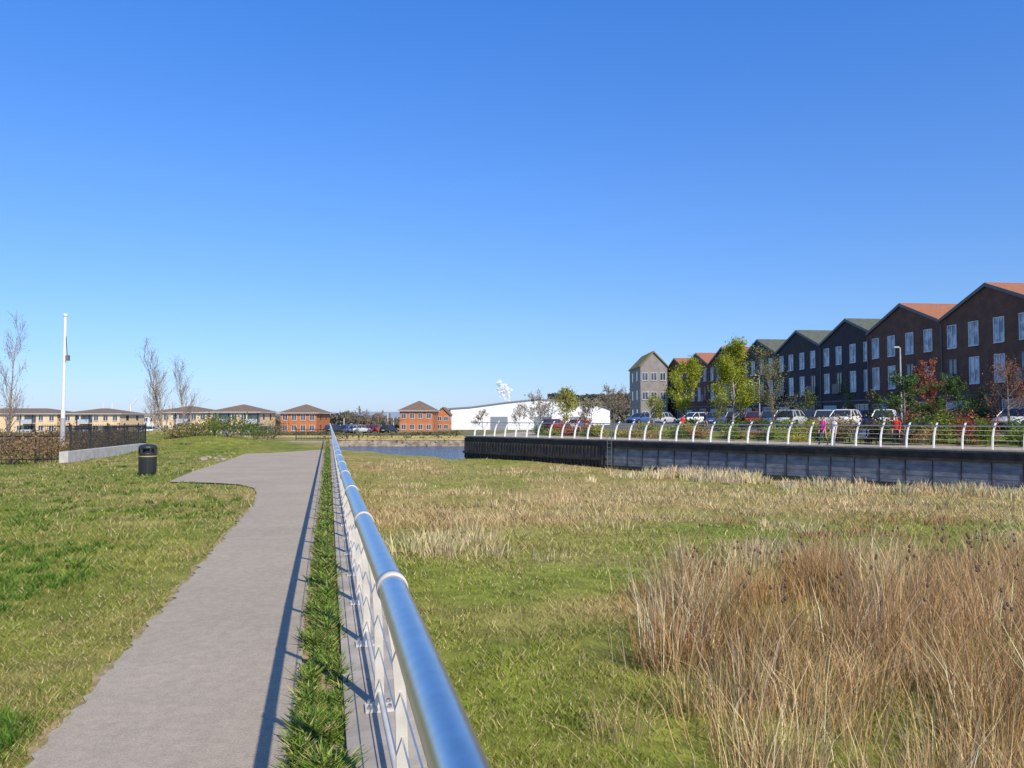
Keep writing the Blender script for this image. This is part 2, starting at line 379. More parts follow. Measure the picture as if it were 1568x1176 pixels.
# ------------------------------------------------------------ railings
steel=mat('brushed_steel',(.70,.68,.65),(.62,.60,.57),rough=.30,metal=1.0,scale=30)
steel_p=mat('painted_steel_post',(.66,.61,.53),(.54,.50,.43),rough=.45,scale=8,metal=.1)
whitep=mat('white_paint',(.82,.81,.78),(.74,.73,.70),rough=.5)
def near_rail():
    root=empty('steel_railing')
    al0=1.98-1.3*6;n=52
    prof=[(.295,.05),(.293,.3),(.285,.55),(.268,.75),(.240,.92),(.205,1.05),(.168,1.15),(.14,1.23)]
    posts=MB();coll=MB();nn=len(prof)-1
    for k in range(n):
        a=al0+1.3*k;o=off(a)
        if a>59: break
        h=.013
        for i in range(nn):
            (x0,z0),(x1,z1)=prof[i],prof[i+1];x0+=o;x1+=o;w0=.026-.010*i/nn;w1=.026-.010*(i+1)/nn
            vs=[R(x0-w0,a-h,z0),R(x0+w0,a-h,z0),R(x0+w0,a+h,z0),R(x0-w0,a+h,z0),R(x1-w1,a-h,z1),R(x1+w1,a-h,z1),R(x1+w1,a+h,z1),R(x1-w1,a+h,z1)]
            posts.add(vs,[(0,1,5,4),(1,2,6,5),(2,3,7,6),(3,0,4,7),(4,5,6,7)],steel_p)
        x=.295+o;vs=[R(x-.08,a-.07,.052),R(x+.08,a-.07,.052),R(x+.08,a+.07,.052),R(x-.08,a+.07,.052)]
        vs+=[(v[0],v[1],.066) for v in vs];posts.add(vs,[(4,5,6,7),(0,1,5,4),(1,2,6,5),(2,3,7,6),(3,0,4,7)],steel_p)
        for qx in(-.055,.055):
            for qa in(-.045,.045): posts.lathe([(.012,0),(.012,.02),(.004,.024)],steel,6,R(x+qx,a+qa,.066))
        coll.tube([R(.13+o,a-.022,1.28),R(.13+o,a+.022,1.28)],.0385,steel_p,24)
    posts.obj('posts',root);coll.obj('collars',root,True)
    t=MB();t.tube([R(.13+off(q),q,1.28) for q in np.concatenate([np.arange(-7,12,.5),np.arange(12,59.5,1.3)])],.0345,steel,28);t.obj('handrail',root,True)
    w=MB()
    def pz(z): return float(np.interp(z,[p[1] for p in prof],[p[0] for p in prof]))
    A=np.concatenate([np.arange(-7,12,1.0),[25,59]])
    for z in(.22,.40,.58,.76,.94,1.1): w.tube([R(pz(z)+off(q),q,z) for q in A],.0035,steel,6)
    w.tube([R(pz(.14)+off(q),q,.14) for q in A],.014,steel_p,8)
    w.obj('cables',root,True)
near_rail()
def far_rail():
    root=empty('steel_railing')
    posts=MB();t0=-16.0
    prof=[(.0,.12),(.02,.4),(.09,.75),(.24,1.08),(.44,1.34),(.56,1.46)]
    t=t0;nn=len(prof)-1
    while t<TC-.2:
        h=.030
        for i in range(nn):
            (s0,z0),(s1,z1)=prof[i],prof[i+1];w0=.085-.045*i/nn;w1=.085-.045*(i+1)/nn
            vs=[W(t-h,.15+s0-w0,z0),W(t-h,.15+s0+w0,z0),W(t+h,.15+s0+w0,z0),W(t+h,.15+s0-w0,z0),W(t-h,.15+s1-w1,z1),W(t-h,.15+s1+w1,z1),W(t+h,.15+s1+w1,z1),W(t+h,.15+s1-w1,z1)]
            posts.add(vs,[(0,1,5,4),(1,2,6,5),(2,3,7,6),(3,0,4,7),(4,5,6,7)],whitep)
        t+=1.34
    posts.obj('posts',root)
    r=MB();r.tube([W(q,.46,1.30) for q in np.linspace(t0,TC-.2,12)],.035,steel,10)
    for z in(.35,.6,.85,1.08): r.tube([W(t0,.17+.15*z*z,z),W(TC-.2,.17+.15*z*z,z)],.010,steel_p,5)
    r.obj('rails',root,True)
far_rail()
# ------------------------------------------------------------ right bank
tt=np.unique(np.concatenate([np.arange(-60,TC,3),[TC],np.arange(TC+3,125,4)]));ss=np.array([0,2,4,5,6,7,8,9,10,11,12,13,14,15,16,18,22,30,50,90,160])
V=np.array([W(t,s,.1+.8*float(sm(7,16,s))) for t in tt for s in ss])
sg=np.tile(ss,len(tt));Cc=np.where((sg<6.5)[:,None],np.array([.44,.39,.32]),np.where((sg<12.5)[:,None],np.array([.17,.21,.05]),np.array([.16,.15,.14])))
npmesh('promenade_ground',V,gridT(len(tt),len(ss)),Cc,TURF)
wallp=mat('wall_panel',(.24,.265,.30),(.13,.145,.17),scale=1.6,bump=.5,rough=.85,stretch=(1,1,2),detail=9)
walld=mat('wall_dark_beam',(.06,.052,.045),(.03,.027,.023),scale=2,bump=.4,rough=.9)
wallj=mat('wall_joint',(.11,.115,.125),(.08,.085,.09),scale=2,rough=.9)
weed=mat('wall_algae',(.07,.075,.04),(.03,.03,.02),scale=2,bump=.5)
root=empty('river_retaining_wall')
b=MB()
def wseg(t0,t1,s0,s1,z0,z1,m):
    vs=[W(t0,s0,z0),W(t1,s0,z0),W(t1,s1,z0),W(t0,s1,z0)];vs+=[(v[0],v[1],z1) for v in vs]
    b.add(vs,[(3,2,1,0),(4,5,6,7),(0,1,5,4),(1,2,6,5),(2,3,7,6),(3,0,4,7)],m)
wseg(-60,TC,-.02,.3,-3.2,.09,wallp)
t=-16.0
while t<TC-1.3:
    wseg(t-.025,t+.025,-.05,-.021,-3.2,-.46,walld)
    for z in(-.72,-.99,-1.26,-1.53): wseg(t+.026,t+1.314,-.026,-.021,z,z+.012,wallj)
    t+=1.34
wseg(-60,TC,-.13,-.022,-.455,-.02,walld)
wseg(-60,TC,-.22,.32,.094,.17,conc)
wseg(-60,TC,-.09,-.022,-3.2,-1.66,weed)
for i in range(46):
    t=26.2+i*.36
    if t<TC-.2: wseg(t,t+.16,-.24,-.165,-3.2,-.35,walld)
wseg(26,TC,-.32,-.245,-1.35,-1.15,walld)
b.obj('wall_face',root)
b=MB()
for i in range(20):
    t0=TC+i*4;t1=t0+4
    b.add([W(t0,0,-3),W(t1,0,-3),W(t1,0,.11),W(t0,0,.11)],[(0,1,2,3)],wallp)
b.obj('wall_return',root)
b=MB()
for q in(26.0,26.4): b.tube([W(q-.6,-.36,-2.4),W(q-.6,-.36,.9)],.03,steel,6)
for z in np.arange(-2.2,.1,.3): b.tube([W(25.4,-.36,z),W(25.8,-.36,z)],.015,steel,5)
b.obj('wall_ladder')
# ------------------------------------------------------------ buildings
glass=mat('window_glass',(.10,.13,.17),(.04,.05,.07),rough=.08,spec=.8,scale=.5)
glassl=mat('window_curtain_reflection',(.48,.56,.64),(.10,.14,.19),rough=.15,spec=.7,scale=1.1,ramp=(.42,.56))  # light blue reflection is put into the colour of the curtained panes
frame=mat('window_frame',(.74,.75,.76),rough=.5)
framed=mat('window_frame_grey',(.14,.14,.14),rough=.5)
def brickmat(name,c1,c2,mort):
    m=mat(name,c1,c2,scale=1.2);nt=m.node_tree;N=nt.nodes;L=nt.links;bs=N['Principled BSDF']
    tc=[n for n in N if n.type=='TEX_COORD'][0];sx=N.new('ShaderNodeSeparateXYZ');ad=N.new('ShaderNodeMath');cb=N.new('ShaderNodeCombineXYZ')
    L.new(tc.outputs['Object'],sx.inputs[0]);L.new(sx.outputs[0],ad.inputs[0]);L.new(sx.outputs[1],ad.inputs[1]);L.new(ad.outputs[0],cb.inputs[0]);L.new(sx.outputs[2],cb.inputs[1])
    br=N.new('ShaderNodeTexBrick');br.inputs['Scale'].default_value=4.4;br.inputs['Color1'].default_value=(1,1,1,1);br.inputs['Color2'].default_value=(.7,.7,.72,1);br.inputs['Mortar'].default_value=(*mort,1)
    L.new(cb.outputs[0],br.inputs['Vector'])
    cr=[n for n in N if n.type=='VALTORGB'][0];mx=N.new('ShaderNodeMix');mx.data_type='RGBA';mx.blend_type='MULTIPLY';mx.inputs[0].default_value=.8
    L.new(cr.outputs[0],mx.inputs[6]);L.new(br.outputs['Color'],mx.inputs[7]);L.new(mx.outputs[2],bs.inputs['Base Color']);return m
brk_dark=brickmat('dark_brick',(.17,.085,.052),(.115,.058,.038),(1.3,1.3,1.3))
brk_black=brickmat('black_brick',(.058,.052,.052),(.040,.036,.038),(1.3,1.3,1.3))
brk_or=brickmat('orange_brick',(.58,.21,.08),(.48,.17,.065),(1.2,1.2,1.2))
brk_cream=brickmat('cream_brick',(.88,.66,.39),(.80,.58,.33),(1.05,1.05,1.05))
brk_grey=brickmat('grey_brick',(.34,.31,.27),(.27,.245,.215),(1.1,1.1,1.1))
tile_or=mat('orange_roof_tiles',(.40,.17,.085),(.29,.115,.06),scale=2.5,rough=.9,bump=.5,stretch=(1,4,4))
tile_g=mat('green_slate_roof',(.135,.145,.10),(.09,.10,.07),scale=2.5,rough=.7,bump=.4)
tile_b=mat('brown_roof_tiles',(.22,.155,.105),(.165,.115,.08),scale=2,rough=.9)
tile_ol=mat('olive_roof_tiles',(.32,.26,.09),(.24,.19,.07),scale=2,rough=.9)
render_p=mat('pale_render',(.50,.55,.60),(.42,.47,.52),rough=.8)
def window(gl,fr,cx,y,z,w,h,gm,fm,mull=1,t=.06):
    gl.box(cx-w/2,cx+w/2,y-.012,y-.003,z,z+h,gm)
    fr.box(cx-w/2-t,cx-w/2,y-.06,y-.002,z-t,z+h+t,fm);fr.box(cx+w/2,cx+w/2+t,y-.06,y-.002,z-t,z+h+t,fm)
    fr.box(cx-w/2,cx+w/2,y-.06,y-.002,z+h,z+h+t,fm);fr.box(cx-w/2-.05,cx+w/2+.05,y-.10,y-.0605,z-t-.03,z,fm)
    fr.box(cx-w/2,cx+w/2,y-.0595,y-.002,z-t,z,fm)
    for i in range(mull):
        q=cx-w/2+w*(i+1)/(mull+1);fr.box(q-.03,q+.03,y-.05,y-.0125,z,z+h,fm)
def terrace_house(k,yk,wallm,roofm,inset,z0=.85,zp=11.6,ze=9.55,hw=5.24,win=glassl):
    x0=35.3-.1125*(yk-58.2)
    root=empty('terraced_house',(x0+.9937*inset,yk+.1118*inset,0),0)
    root.rotation_euler=(0,0,math.atan2(-.9937,.1118))
    wl=MB();wl.prism([(-hw,z0-1),(hw,z0-1),(hw,ze),(0,zp),(-hw,ze)],'y',0,10,wallm)
    wl.box(-hw+.02,hw-.02,-.03,-.002,3.35,3.5,conc_d);wl.obj('walls',root)
    rf=MB()
    for sgn in(-1,1):
        rf.prism([(0,zp+.02),(sgn*hw,ze+.02),(sgn*hw,ze+.16),(0,zp+.16)],'y',-.12,10.2,roofm)
    rf.tube([(0,-.1,zp+.15),(0,9,zp+.15)],.06,roofm,6);rf.obj('roof',root)
    vg=MB()
    for sgn in(-1,1): vg.prism([(0,zp-.1),(sgn*hw,ze-.1),(sgn*hw,ze+.165),(0,zp+.165)],'y',-.17,-.125,framed)
    vg.tube([(-hw+.12,-.09,1.),(-hw+.12,-.09,ze-.3)],.05,framed,8);vg.obj('verge_trim',root)
    gl=MB();fr=MB()
    for j,cx in enumerate((-3.9,-1.45,1.2,3.7)):
        window(gl,fr,cx,0,7.25,.95,1.75,win,frame,1)
        pale_pane=(j+k)%3!=0
        window(gl,fr,cx,0,4.35,.95,1.95,win if pale_pane else glass,frame if pale_pane else framed,1)
        if not pale_pane: fr.box(cx-.6,cx+.6,-.5,-.101,4.2,4.28,framed);fr.box(cx-.6,cx+.6,-.5,-.46,4.281,5.2,framed)
    gl.box(-4.7,-2.1,-.03,-.004,.85,3.0,render_p)
    for i in range(5): fr.box(-4.7,-2.1,-.05,-.0305,.95+i*.42,.98+i*.42,frame)
    fr.box(-.9,.1,-.06,-.003,.85,3.0,framed);fr.box(-.75,-.05,-.07,-.0605,1.9,2.8,glass)
    window(gl,fr,2.6,0,1.5,2.4,1.5,glass,frame,2)
    gl.obj('window_glazing',root);fr.obj('window_frames',root)
for k in range(-1,8):
    yk=58+10.5*k
    if k<2: terrace_house(k,yk,brk_dark,tile_or,0)
    elif k<5: terrace_house(k,yk,brk_black,tile_g,.9)
    else: terrace_house(k,yk,brk_dark,tile_or,.3)
def building(name,u0,u1,y,z0,ze,zr_,wallm,roofm,rows,cols,roof='hip',depth=12,fm=frame,gm=glass,rot=0,winw=1.1,winh=1.2,balc=()):
    xa,xb=U(u0,y),U(u1,y);w=xb-xa;root=empty(name,((xa+xb)/2,y,0),rot);h=w/2
    wl=MB();rf=MB();gl=MB();fr=MB()
    if roof=='gable':
        wl.prism([(-h,z0),(h,z0),(h,ze),(0,zr_),(-h,ze)],'y',0,depth,wallm)
        for sg in(-1,1): rf.prism([(0,zr_+.02),(sg*(h+.2),ze-.08),(sg*(h+.2),ze+.15),(0,zr_+.28)],'y',-.25,depth+.25,roofm)
    else:
        wl.box(-h,h,0,depth,z0,ze,wallm)
        if roof=='hip':
            o=.5;r=min(depth/2,h)*.95
            vs=[(-h-o,-o,ze),(h+o,-o,ze),(h+o,depth+o,ze),(-h-o,depth+o,ze),(-h+r,depth/2,zr_),(h-r,depth/2,zr_)]
            rf.add(vs,[(0,1,5,4),(1,2,5),(2,3,4,5),(3,0,4)],roofm);rf.box(-h-o,h+o,-o,depth+o,ze-.12,ze-.01,frame)
        else: rf.box(-h-.2,h+.2,-.2,depth+.2,ze+.003,ze+.3,roofm)
    sh=(ze-z0)/rows
    for r in range(rows):
        for c in range(cols):
            cx=-h+w*(c+.5)/cols;z=z0+sh*r+sh*.3
            if c in balc:
                gl.box(cx-1.1,cx+1.1,-.02,-.004,z0+sh*r+.15,z0+sh*(r+1)-.35,glass)
                fr.box(cx-1.2,cx+1.2,-1.2,-.021,z0+sh*r,z0+sh*r+.12,frame)
                fr.box(cx-1.2,cx+1.2,-1.2,-1.15,z0+sh*r+.121,z0+sh*r+.8,render_p)
                for q in(-1.2,1.1): fr.box(cx+q,cx+q+.1,-1.3,-1.201,z0,ze-.25,framed)
            else: window(gl,fr,cx,0,z,winw,min(winh,sh*.5),gm,fm,1)
    for r in range(rows):
        for q in(.3,.7):
            for sg in(-1,1):
                xx=sg*(h+.012);z=z0+sh*r+sh*.3
                gl.box(min(sg*(h+.003),xx),max(sg*(h+.003),xx),depth*q-.5,depth*q+.5,z,z+sh*.5,gm)
    wl.obj('walls',root);rf.obj('roof',root);gl.obj('window_glazing',root);fr.obj('window_frames',root);return root
building('grey_brick_house',981,1022,130,.6,10.2,12.6,brk_grey,tile_ol,3,3,'gable',12,gm=glass,winw=.9)
kw=dict(winw=.85,winh=1.0)
building('cream_apartment_block',-60,88,150,-1.3,2.55,3.6,brk_cream,tile_b,2,9,'hip',10,balc=(2,6),**kw)
building('cream_apartment_block',97,184,150,-1.3,2.55,3.6,brk_cream,tile_b,2,6,'hip',10,balc=(2,),**kw)
building('white_apartment_block',186,240,175,-1.3,2.1,2.6,whitep,conc,2,5,'flat',10,**kw)
building('cream_apartment_block',234,318,146,-1.3,2.8,4.0,brk_cream,tile_b,2,6,'hip',10,balc=(3,),**kw)
building('cream_apartment_block',322,396,140,-1.3,2.8,4.2,brk_cream,tile_b,2,5,'hip',10,balc=(1,4),**kw)
building('orange_brick_flats',430,485,150,-1.3,2.7,4.4,brk_or,tile_b,2,4,'hip',11,**kw)
building('orange_brick_flats',612,663,160,-1.3,3.2,5.3,brk_or,tile_b,2,4,'hip',11,**kw)
building('orange_brick_house',668,688,175,-1.3,2.4,3.9,brk_or,tile_b,2,2,'gable',9,**kw)
building('distant_house',496,520,230,-1.2,1.6,3.0,whitep,tile_or,2,3,'hip',9)
building('distant_house',524,545,260,-1.2,1.2,2.9,brk_cream,tile_b,2,3,'gable',9)
building('distant_house',562,590,250,-1.2,1.5,2.9,brk_or,tile_b,2,3,'gable',9)
building('distant_house',400,426,220,-1.2,1.2,2.6,whitep,tile_b,2,3,'gable',9)
whs=mat('white_cladding',(.90,.90,.90),(.84,.85,.86),scale=.2,rough=.5);gcl=mat('grey_cladding',(.25,.28,.32),rough=.6)
root=empty('white_warehouse',(U(812,182),182,0));b=MB()
hw=(U(934,182)-U(690,182))/2
prof=[(-hw,-1.2),(hw,-1.2),(hw,3.7),(hw*.85,4.6),(hw*.45,5.6),(hw*.1,5.95),(-hw*.3,5.2),(-hw*.75,4.1),(-hw,3.8)]
b.prism(prof,'y',0,40,whs);b.obj('walls',root);b=MB()
b.box(-hw-2.5,-hw-.01,.5,30,-1.2,4.0,gcl)
for i in range(len(prof)-3):
    p,q=prof[i+2],prof[i+3];b.prism([(p[0],p[1]+.01),(q[0],q[1]+.01),(q[0],q[1]+.25),(p[0],p[1]+.25)],'y',-.3,40.2,gcl)
for q in(-.5,.05,.5): b.box(hw*q,hw*q+4,-.06,-.0505,-1,2.0,gcl)
b.obj('roof_edge_and_doors',root)
# ------------------------------------------------------------ trees
bark_g=mat('bark_grey',(.28,.23,.18),(.15,.12,.09),scale=8,bump=.5);bark_l=mat('bark_pale',(.46,.39,.31),(.30,.25,.19),scale=8)
def tree(name,x,y,z,H,spread,col,nleaf,lsize,bark=bark_g,trunk=.09,up=.55,levels=3,seed=1,first=.28,nb=7,cjit=.35,shell=.25,tw=.006,lenf=.65,sub=2):
    rnd=random.Random(seed);b=MB();tips=[]
    def grow(p,d,L,r,lv):
        pts=[p];rad=[r];q=Vector(p);dd=Vector(d)
        n=4 if lv else 7
        for i in range(n):
            j=.10 if lv==0 else .22
            dd=(dd+Vector((rnd.uniform(-j,j),rnd.uniform(-j,j),rnd.uniform(-j,j)+(min(up,1.)*.12 if lv else .05)))).normalized()
            q=q+dd*(L/n);pts.append(q.copy());rad.append(max(tw,r*(1-.8*(i+1)/n)))
            if lv>=1: tips.append((q.copy(),lv))
            f=(i+1)/n
            if lv==0 and f>first:
                for _ in range(max(1,round(nb/(n*(1-first))))):
                    a=rnd.uniform(0,2*math.pi);o=Vector((math.cos(a),math.sin(a),up+rnd.uniform(0,.5))).normalized()
                    grow(q-dd*rnd.uniform(0,L/n),o,spread*(1.15-lenf*f)*rnd.uniform(.75,1.2),rad[-1]*.55,1)
            elif 0<lv<levels and i>0:
                for _ in range(sub):
                    o=(dd+Vector((rnd.uniform(-.9,.9),rnd.uniform(-.9,.9),rnd.uniform(-.3,.7)))).normalized()
                    grow(q,o,L*rnd.uniform(.35,.55),rad[-1]*.6,lv+1)
        b.tube(pts,rad,bark,6 if lv==0 else 4,False)
    grow(Vector((0,0,-.1)),Vector((0,0,1)),H*.93,trunk,0)
    root=empty(name,(x,y,z));b.obj('trunk_and_limbs',root)
    if nleaf:
        T=np.array([t[0] for t in tips]);idx=rng.integers(0,len(T),nleaf)
        P=T[idx]+rng.normal(size=(nleaf,3))*shell
        hk=rng.random(len(T));C=jit(col,nleaf,cjit)*(.7+.6*hk[idx])[:,None]
        V,Q,Cc=quads(P,lsize,C);npmesh('foliage',V,Q,Cc,LEAF,root)
    return root
def TR(name,u,y,vtop,spread_px,col,nleaf,ls,**k):
    x=U(u,y);z=zr(x,y) if y<140 and u>840 else -1.0
    top=EYE+(HOR-vtop)/F*y
    return tree(name,x,y,z,top-z,spread_px/F*y/2,col,nleaf,ls,**k)
YG=(.38,.41,.04)
TR('young_willow_tree',1050,70,552,66,YG,8500,.14,seed=53,bark=bark_l,up=.6,nb=14,shell=.2,first=.2)
TR('young_willow_tree',1122,64,527,76,YG,12500,.13,seed=5,bark=bark_l,up=.7,nb=15,shell=.2,first=.18)
TR('birch_tree',1185,64,540,70,(.26,.27,.08),2600,.11,seed=8,nb=13,levels=3)
TR('street_tree',1292,74,590,28,(.19,.21,.05),900,.13,seed=9)
TR('street_tree',1545,47,552,88,(.38,.17,.09),2100,.08,seed=12,nb=12)
TR('young_willow_tree',868,104,600,44,(.40,.39,.10),2900,.22,seed=14,nb=10)
TR('bare_tree',825,108,612,60,(.50,.46,.36),900,.18,seed=15,bark=bark_l,nb=14,tw=.02)
TR('bare_tree',905,100,616,48,(.36,.33,.18),900,.18,seed=16,bark=bark_l,nb=11,tw=.02)
TR('bare_tree',940,92,602,58,(.34,.28,.17),1200,.15,seed=17,nb=13,tw=.018)
TR('bare_tree',740,170,630,26,(.38,.35,.25),400,.2,seed=28,bark=bark_l,tw=.025,nb=10)
TR('bare_tree',796,165,624,30,(.38,.35,.25),500,.2,seed=29,bark=bark_l,tw=.025,nb=10)
TR('young_willow_tree',1000,90,610,30,(.34,.36,.06),1500,.15,seed=20,bark=bark_l)
TR('street_tree',1340,66,598,26,(.24,.20,.08),900,.12,seed=21)
TR('street_tree',1098,76,598,30,(.22,.25,.05),1300,.13,seed=22)
TR('street_tree',1236,72,600,30,(.17,.20,.05),1100,.13,seed=23)
TR('street_tree',1490,55,604,40,(.16,.20,.05),1700,.11,seed=24,nb=9)
def LT(name,u,y,vtop,sp,nl=700,**k):
    x=U(u,y);z=float(zl(np.array([x]),np.array([y]))[0]) if y<100 else -1.0
    top=EYE+(HOR-vtop)/F*y
    return tree(name,x,y,z,top-z,sp/F*y/2,(.26,.21,.15),nl,.06,**k)
PT=dict(up=1.5,first=.14,nb=30,trunk=.07,nl=350,tw=.0075,lenf=.5,levels=2,sub=3,bark=mat('bark_poplar',(.34,.28,.23),(.22,.18,.15),scale=8))
LT('bare_poplar_tree',252,58,530,74,seed=31,**PT)
LT('bare_poplar_tree',286,62,556,66,seed=32,**PT)
LT('bare_poplar_tree',238,66,574,56,seed=33,**PT)
LT('bare_poplar_tree',14,50,494,86,seed=34,**PT)
LT('bare_tree',547,135,630,40,seed=36,nl=300,nb=12,tw=.025);LT('bare_tree',580,140,634,28,seed=37,nl=300,nb=11,tw=.025);LT('bare_tree',600,150,638,28,seed=38,nl=300,tw=.025)
LT('bare_tree',336,100,640,34,seed=39,nl=500,tw=.02,nb=10)
def pine(name,u,y,vtop,wpx,seed,col=(.075,.135,.045)):
    x=U(u,y);z=zr(x,y);H=EYE+(HOR-vtop)/F*y-z;rd=random.Random(seed);b=MB()
    b.tube([(0,0,-.1),(.04,.02,H*.5),(0,0,H)],[.09,.06,.02],bark_g,7)
    P=[];w=wpx/F*y/2
    for i in range(38):
        f=rd.uniform(.12,1);a=rd.uniform(0,6.28);L=w*(1.2-f*.75)*rd.uniform(.6,1.3)
        e=Vector((math.cos(a)*L,math.sin(a)*L,H*f+L*.45));b.tube([(0,0,H*f),tuple(e)],[.025,.008],bark_g,4,False)
        for _ in range(120):
            t=rd.uniform(.4,1.05);P.append((e.x*t+rd.gauss(0,.10),e.y*t+rd.gauss(0,.10),H*f+L*.45*t+rd.gauss(0,.11)))
    root=empty(name,(x,y,z));b.obj('trunk_and_limbs',root);P=np.array(P)
    V,Q,C=quads(P,.12,jit(col,len(P),.55));npmesh('foliage',V,Q,C,LEAF,root)
pine('pine_tree',1384,46,580,76,1,(.10,.17,.05));pine('pine_tree',1448,48,582,70,2,(.10,.165,.045));pine('red_leaved_tree',1416,51,560,58,4,(.36,.14,.08))
def shrub(name,x,y,z,r,h,col,n=900,ls=.1):
    root=empty(name,(x,y,z));b=MB();rd=random.Random(int(x*100+y*7))
    cl=[]
    for i in range(12):
        a=rd.uniform(0,6.28);q=rd.uniform(.2,.8)*r;e=(math.cos(a)*q,math.sin(a)*q,h*rd.uniform(.45,.95));cl.append(e)
        b.tube([(0,0,-.05),(e[0]*.5,e[1]*.5,e[2]*.6),e],[.02,.012,.005],bark_g,4,False)
    b.obj('stems',root);cl=np.array(cl);idx=rng.integers(0,12,n)
    P=cl[idx]*(.45+.6*rng.random(n))[:,None]+rng.normal(size=(n,3))*np.array([r*.25,r*.25,h*.13]);P[:,2]=np.clip(P[:,2],.02,None)
    V,Q,C=quads(P,ls,jit(col,n,.45)*(.7+.6*rng.random(12)[idx])[:,None]);npmesh('foliage',V,Q,C,LEAF,root)
cols=[(.17,.25,.04),(.46,.16,.08),(.46,.44,.06),(.13,.21,.045),(.38,.28,.10),(.38,.13,.07),(.11,.18,.045),(.27,.33,.055)]
rs=random.Random(5)
for i in range(64):
    t=-9+i*.80;s=max(6.2,rs.uniform(5.0,9.5));P=W(t,s)
    near=t<12
    h=rs.uniform(1.0,2.1) if near else rs.uniform(.45,1.15)
    shrub('planting_shrub',P[0],P[1],zr(P[0],P[1])-.03,rs.uniform(.7,1.3),h,rs.choice(cols),1200 if near else 750,.12)
for i in range(14):
    P=W(rs.uniform(8,42),rs.uniform(12,15));shrub('planting_shrub',P[0],P[1],zr(*P[:2])-.02,1.2,rs.uniform(.5,1.1),rs.choice(cols[:4]),600,.14)
for (u,y,r,h,c) in [(352,42,1.5,1.3,(.14,.20,.04)),(330,44,1.1,1.0,(.20,.23,.05)),(372,47,1.6,1.2,(.13,.18,.04)),(395,50,1.3,.9,(.16,.21,.04)),(300,43,1.2,.8,(.25,.24,.07)),(270,42,1.0,.7,(.32,.28,.12)),
      (408,60,1.6,1.4,(.18,.14,.08)),(418,64,1.5,1.6,(.15,.12,.07)),(20,29,1.3,1.0,(.30,.19,.10)),(60,31,1.3,1.1,(.32,.21,.10)),(85,33,1.0,1.0,(.26,.18,.08))]:
    x=U(u,y);shrub('shrub',x,y,float(zl(np.array([x]),np.array([y]))[0]),r,h,c,1000,.09)
for i in range(24):
    u=rs.uniform(-20,215);y=rs.uniform(39,50);x=U(u,y);shrub('dead_bramble_shrub',x,y,0,1.5,rs.uniform(.8,1.3),(.25,.165,.09),700,.1)
def treeline(name,y,u0,u1,v0,v1,n,col,ls,base=-1):
    x=U(rng.uniform(u0,u1,n),y);H=(fbm(x*.09+y,x*0+y)*.9+fbm(x*.4,x*0+2)*.35)
    top=EYE+(HOR-(v0+(v1-v0)*np.clip(H,0,1)))/F*y
    z=base+(top-base)*rng.random(n)**.75
    P=np.stack([x,y+rng.normal(size=n)*3,z],1);V,Q,C=quads(P,ls,jit(col,n,.4));npmesh(name,V,Q,C,LEAF)
treeline('distant_trees',215,400,700,650,630,4200,(.20,.18,.13),1.0)
treeline('distant_trees',300,-100,800,648,632,6500,(.24,.24,.20),1.4)
treeline('distant_trees',190,230,430,655,634,1200,(.21,.19,.12),.7)
treeline('distant_trees',240,700,1100,645,612,5200,(.17,.155,.11),1.2)
treeline('distant_hedge',112,505,705,668,660,2600,(.18,.17,.08),.35,-1)
treeline('distant_hedge',118,380,520,670,661,2200,(.18,.17,.08),.35,-1)
treeline('distant_hedge',125,-60,420,672,664,4200,(.21,.20,.10),.4,-1)
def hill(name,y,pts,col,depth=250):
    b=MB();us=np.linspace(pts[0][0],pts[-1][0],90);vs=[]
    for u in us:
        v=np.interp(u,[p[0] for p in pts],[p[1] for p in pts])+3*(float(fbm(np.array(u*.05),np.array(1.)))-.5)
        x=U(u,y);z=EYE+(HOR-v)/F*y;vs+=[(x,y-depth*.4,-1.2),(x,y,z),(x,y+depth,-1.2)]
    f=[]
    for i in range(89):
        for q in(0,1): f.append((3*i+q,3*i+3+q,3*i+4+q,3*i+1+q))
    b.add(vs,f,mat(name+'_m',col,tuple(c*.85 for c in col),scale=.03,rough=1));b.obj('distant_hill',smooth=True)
hill('hazed_hill',1600,[(-200,641),(200,634),(420,632),(560,631),(700,630),(800,633),(900,630),(1200,638)],(.30,.36,.44))  # distance haze is put into the bluish hill colour
hill('hz2',480,[(760,642),(830,618),(870,607),(930,606),(960,612),(1100,625),(1300,640)],(.19,.20,.15),120)
treeline('distant_trees',470,840,980,612,602,2600,(.17,.16,.13),2.0,10)
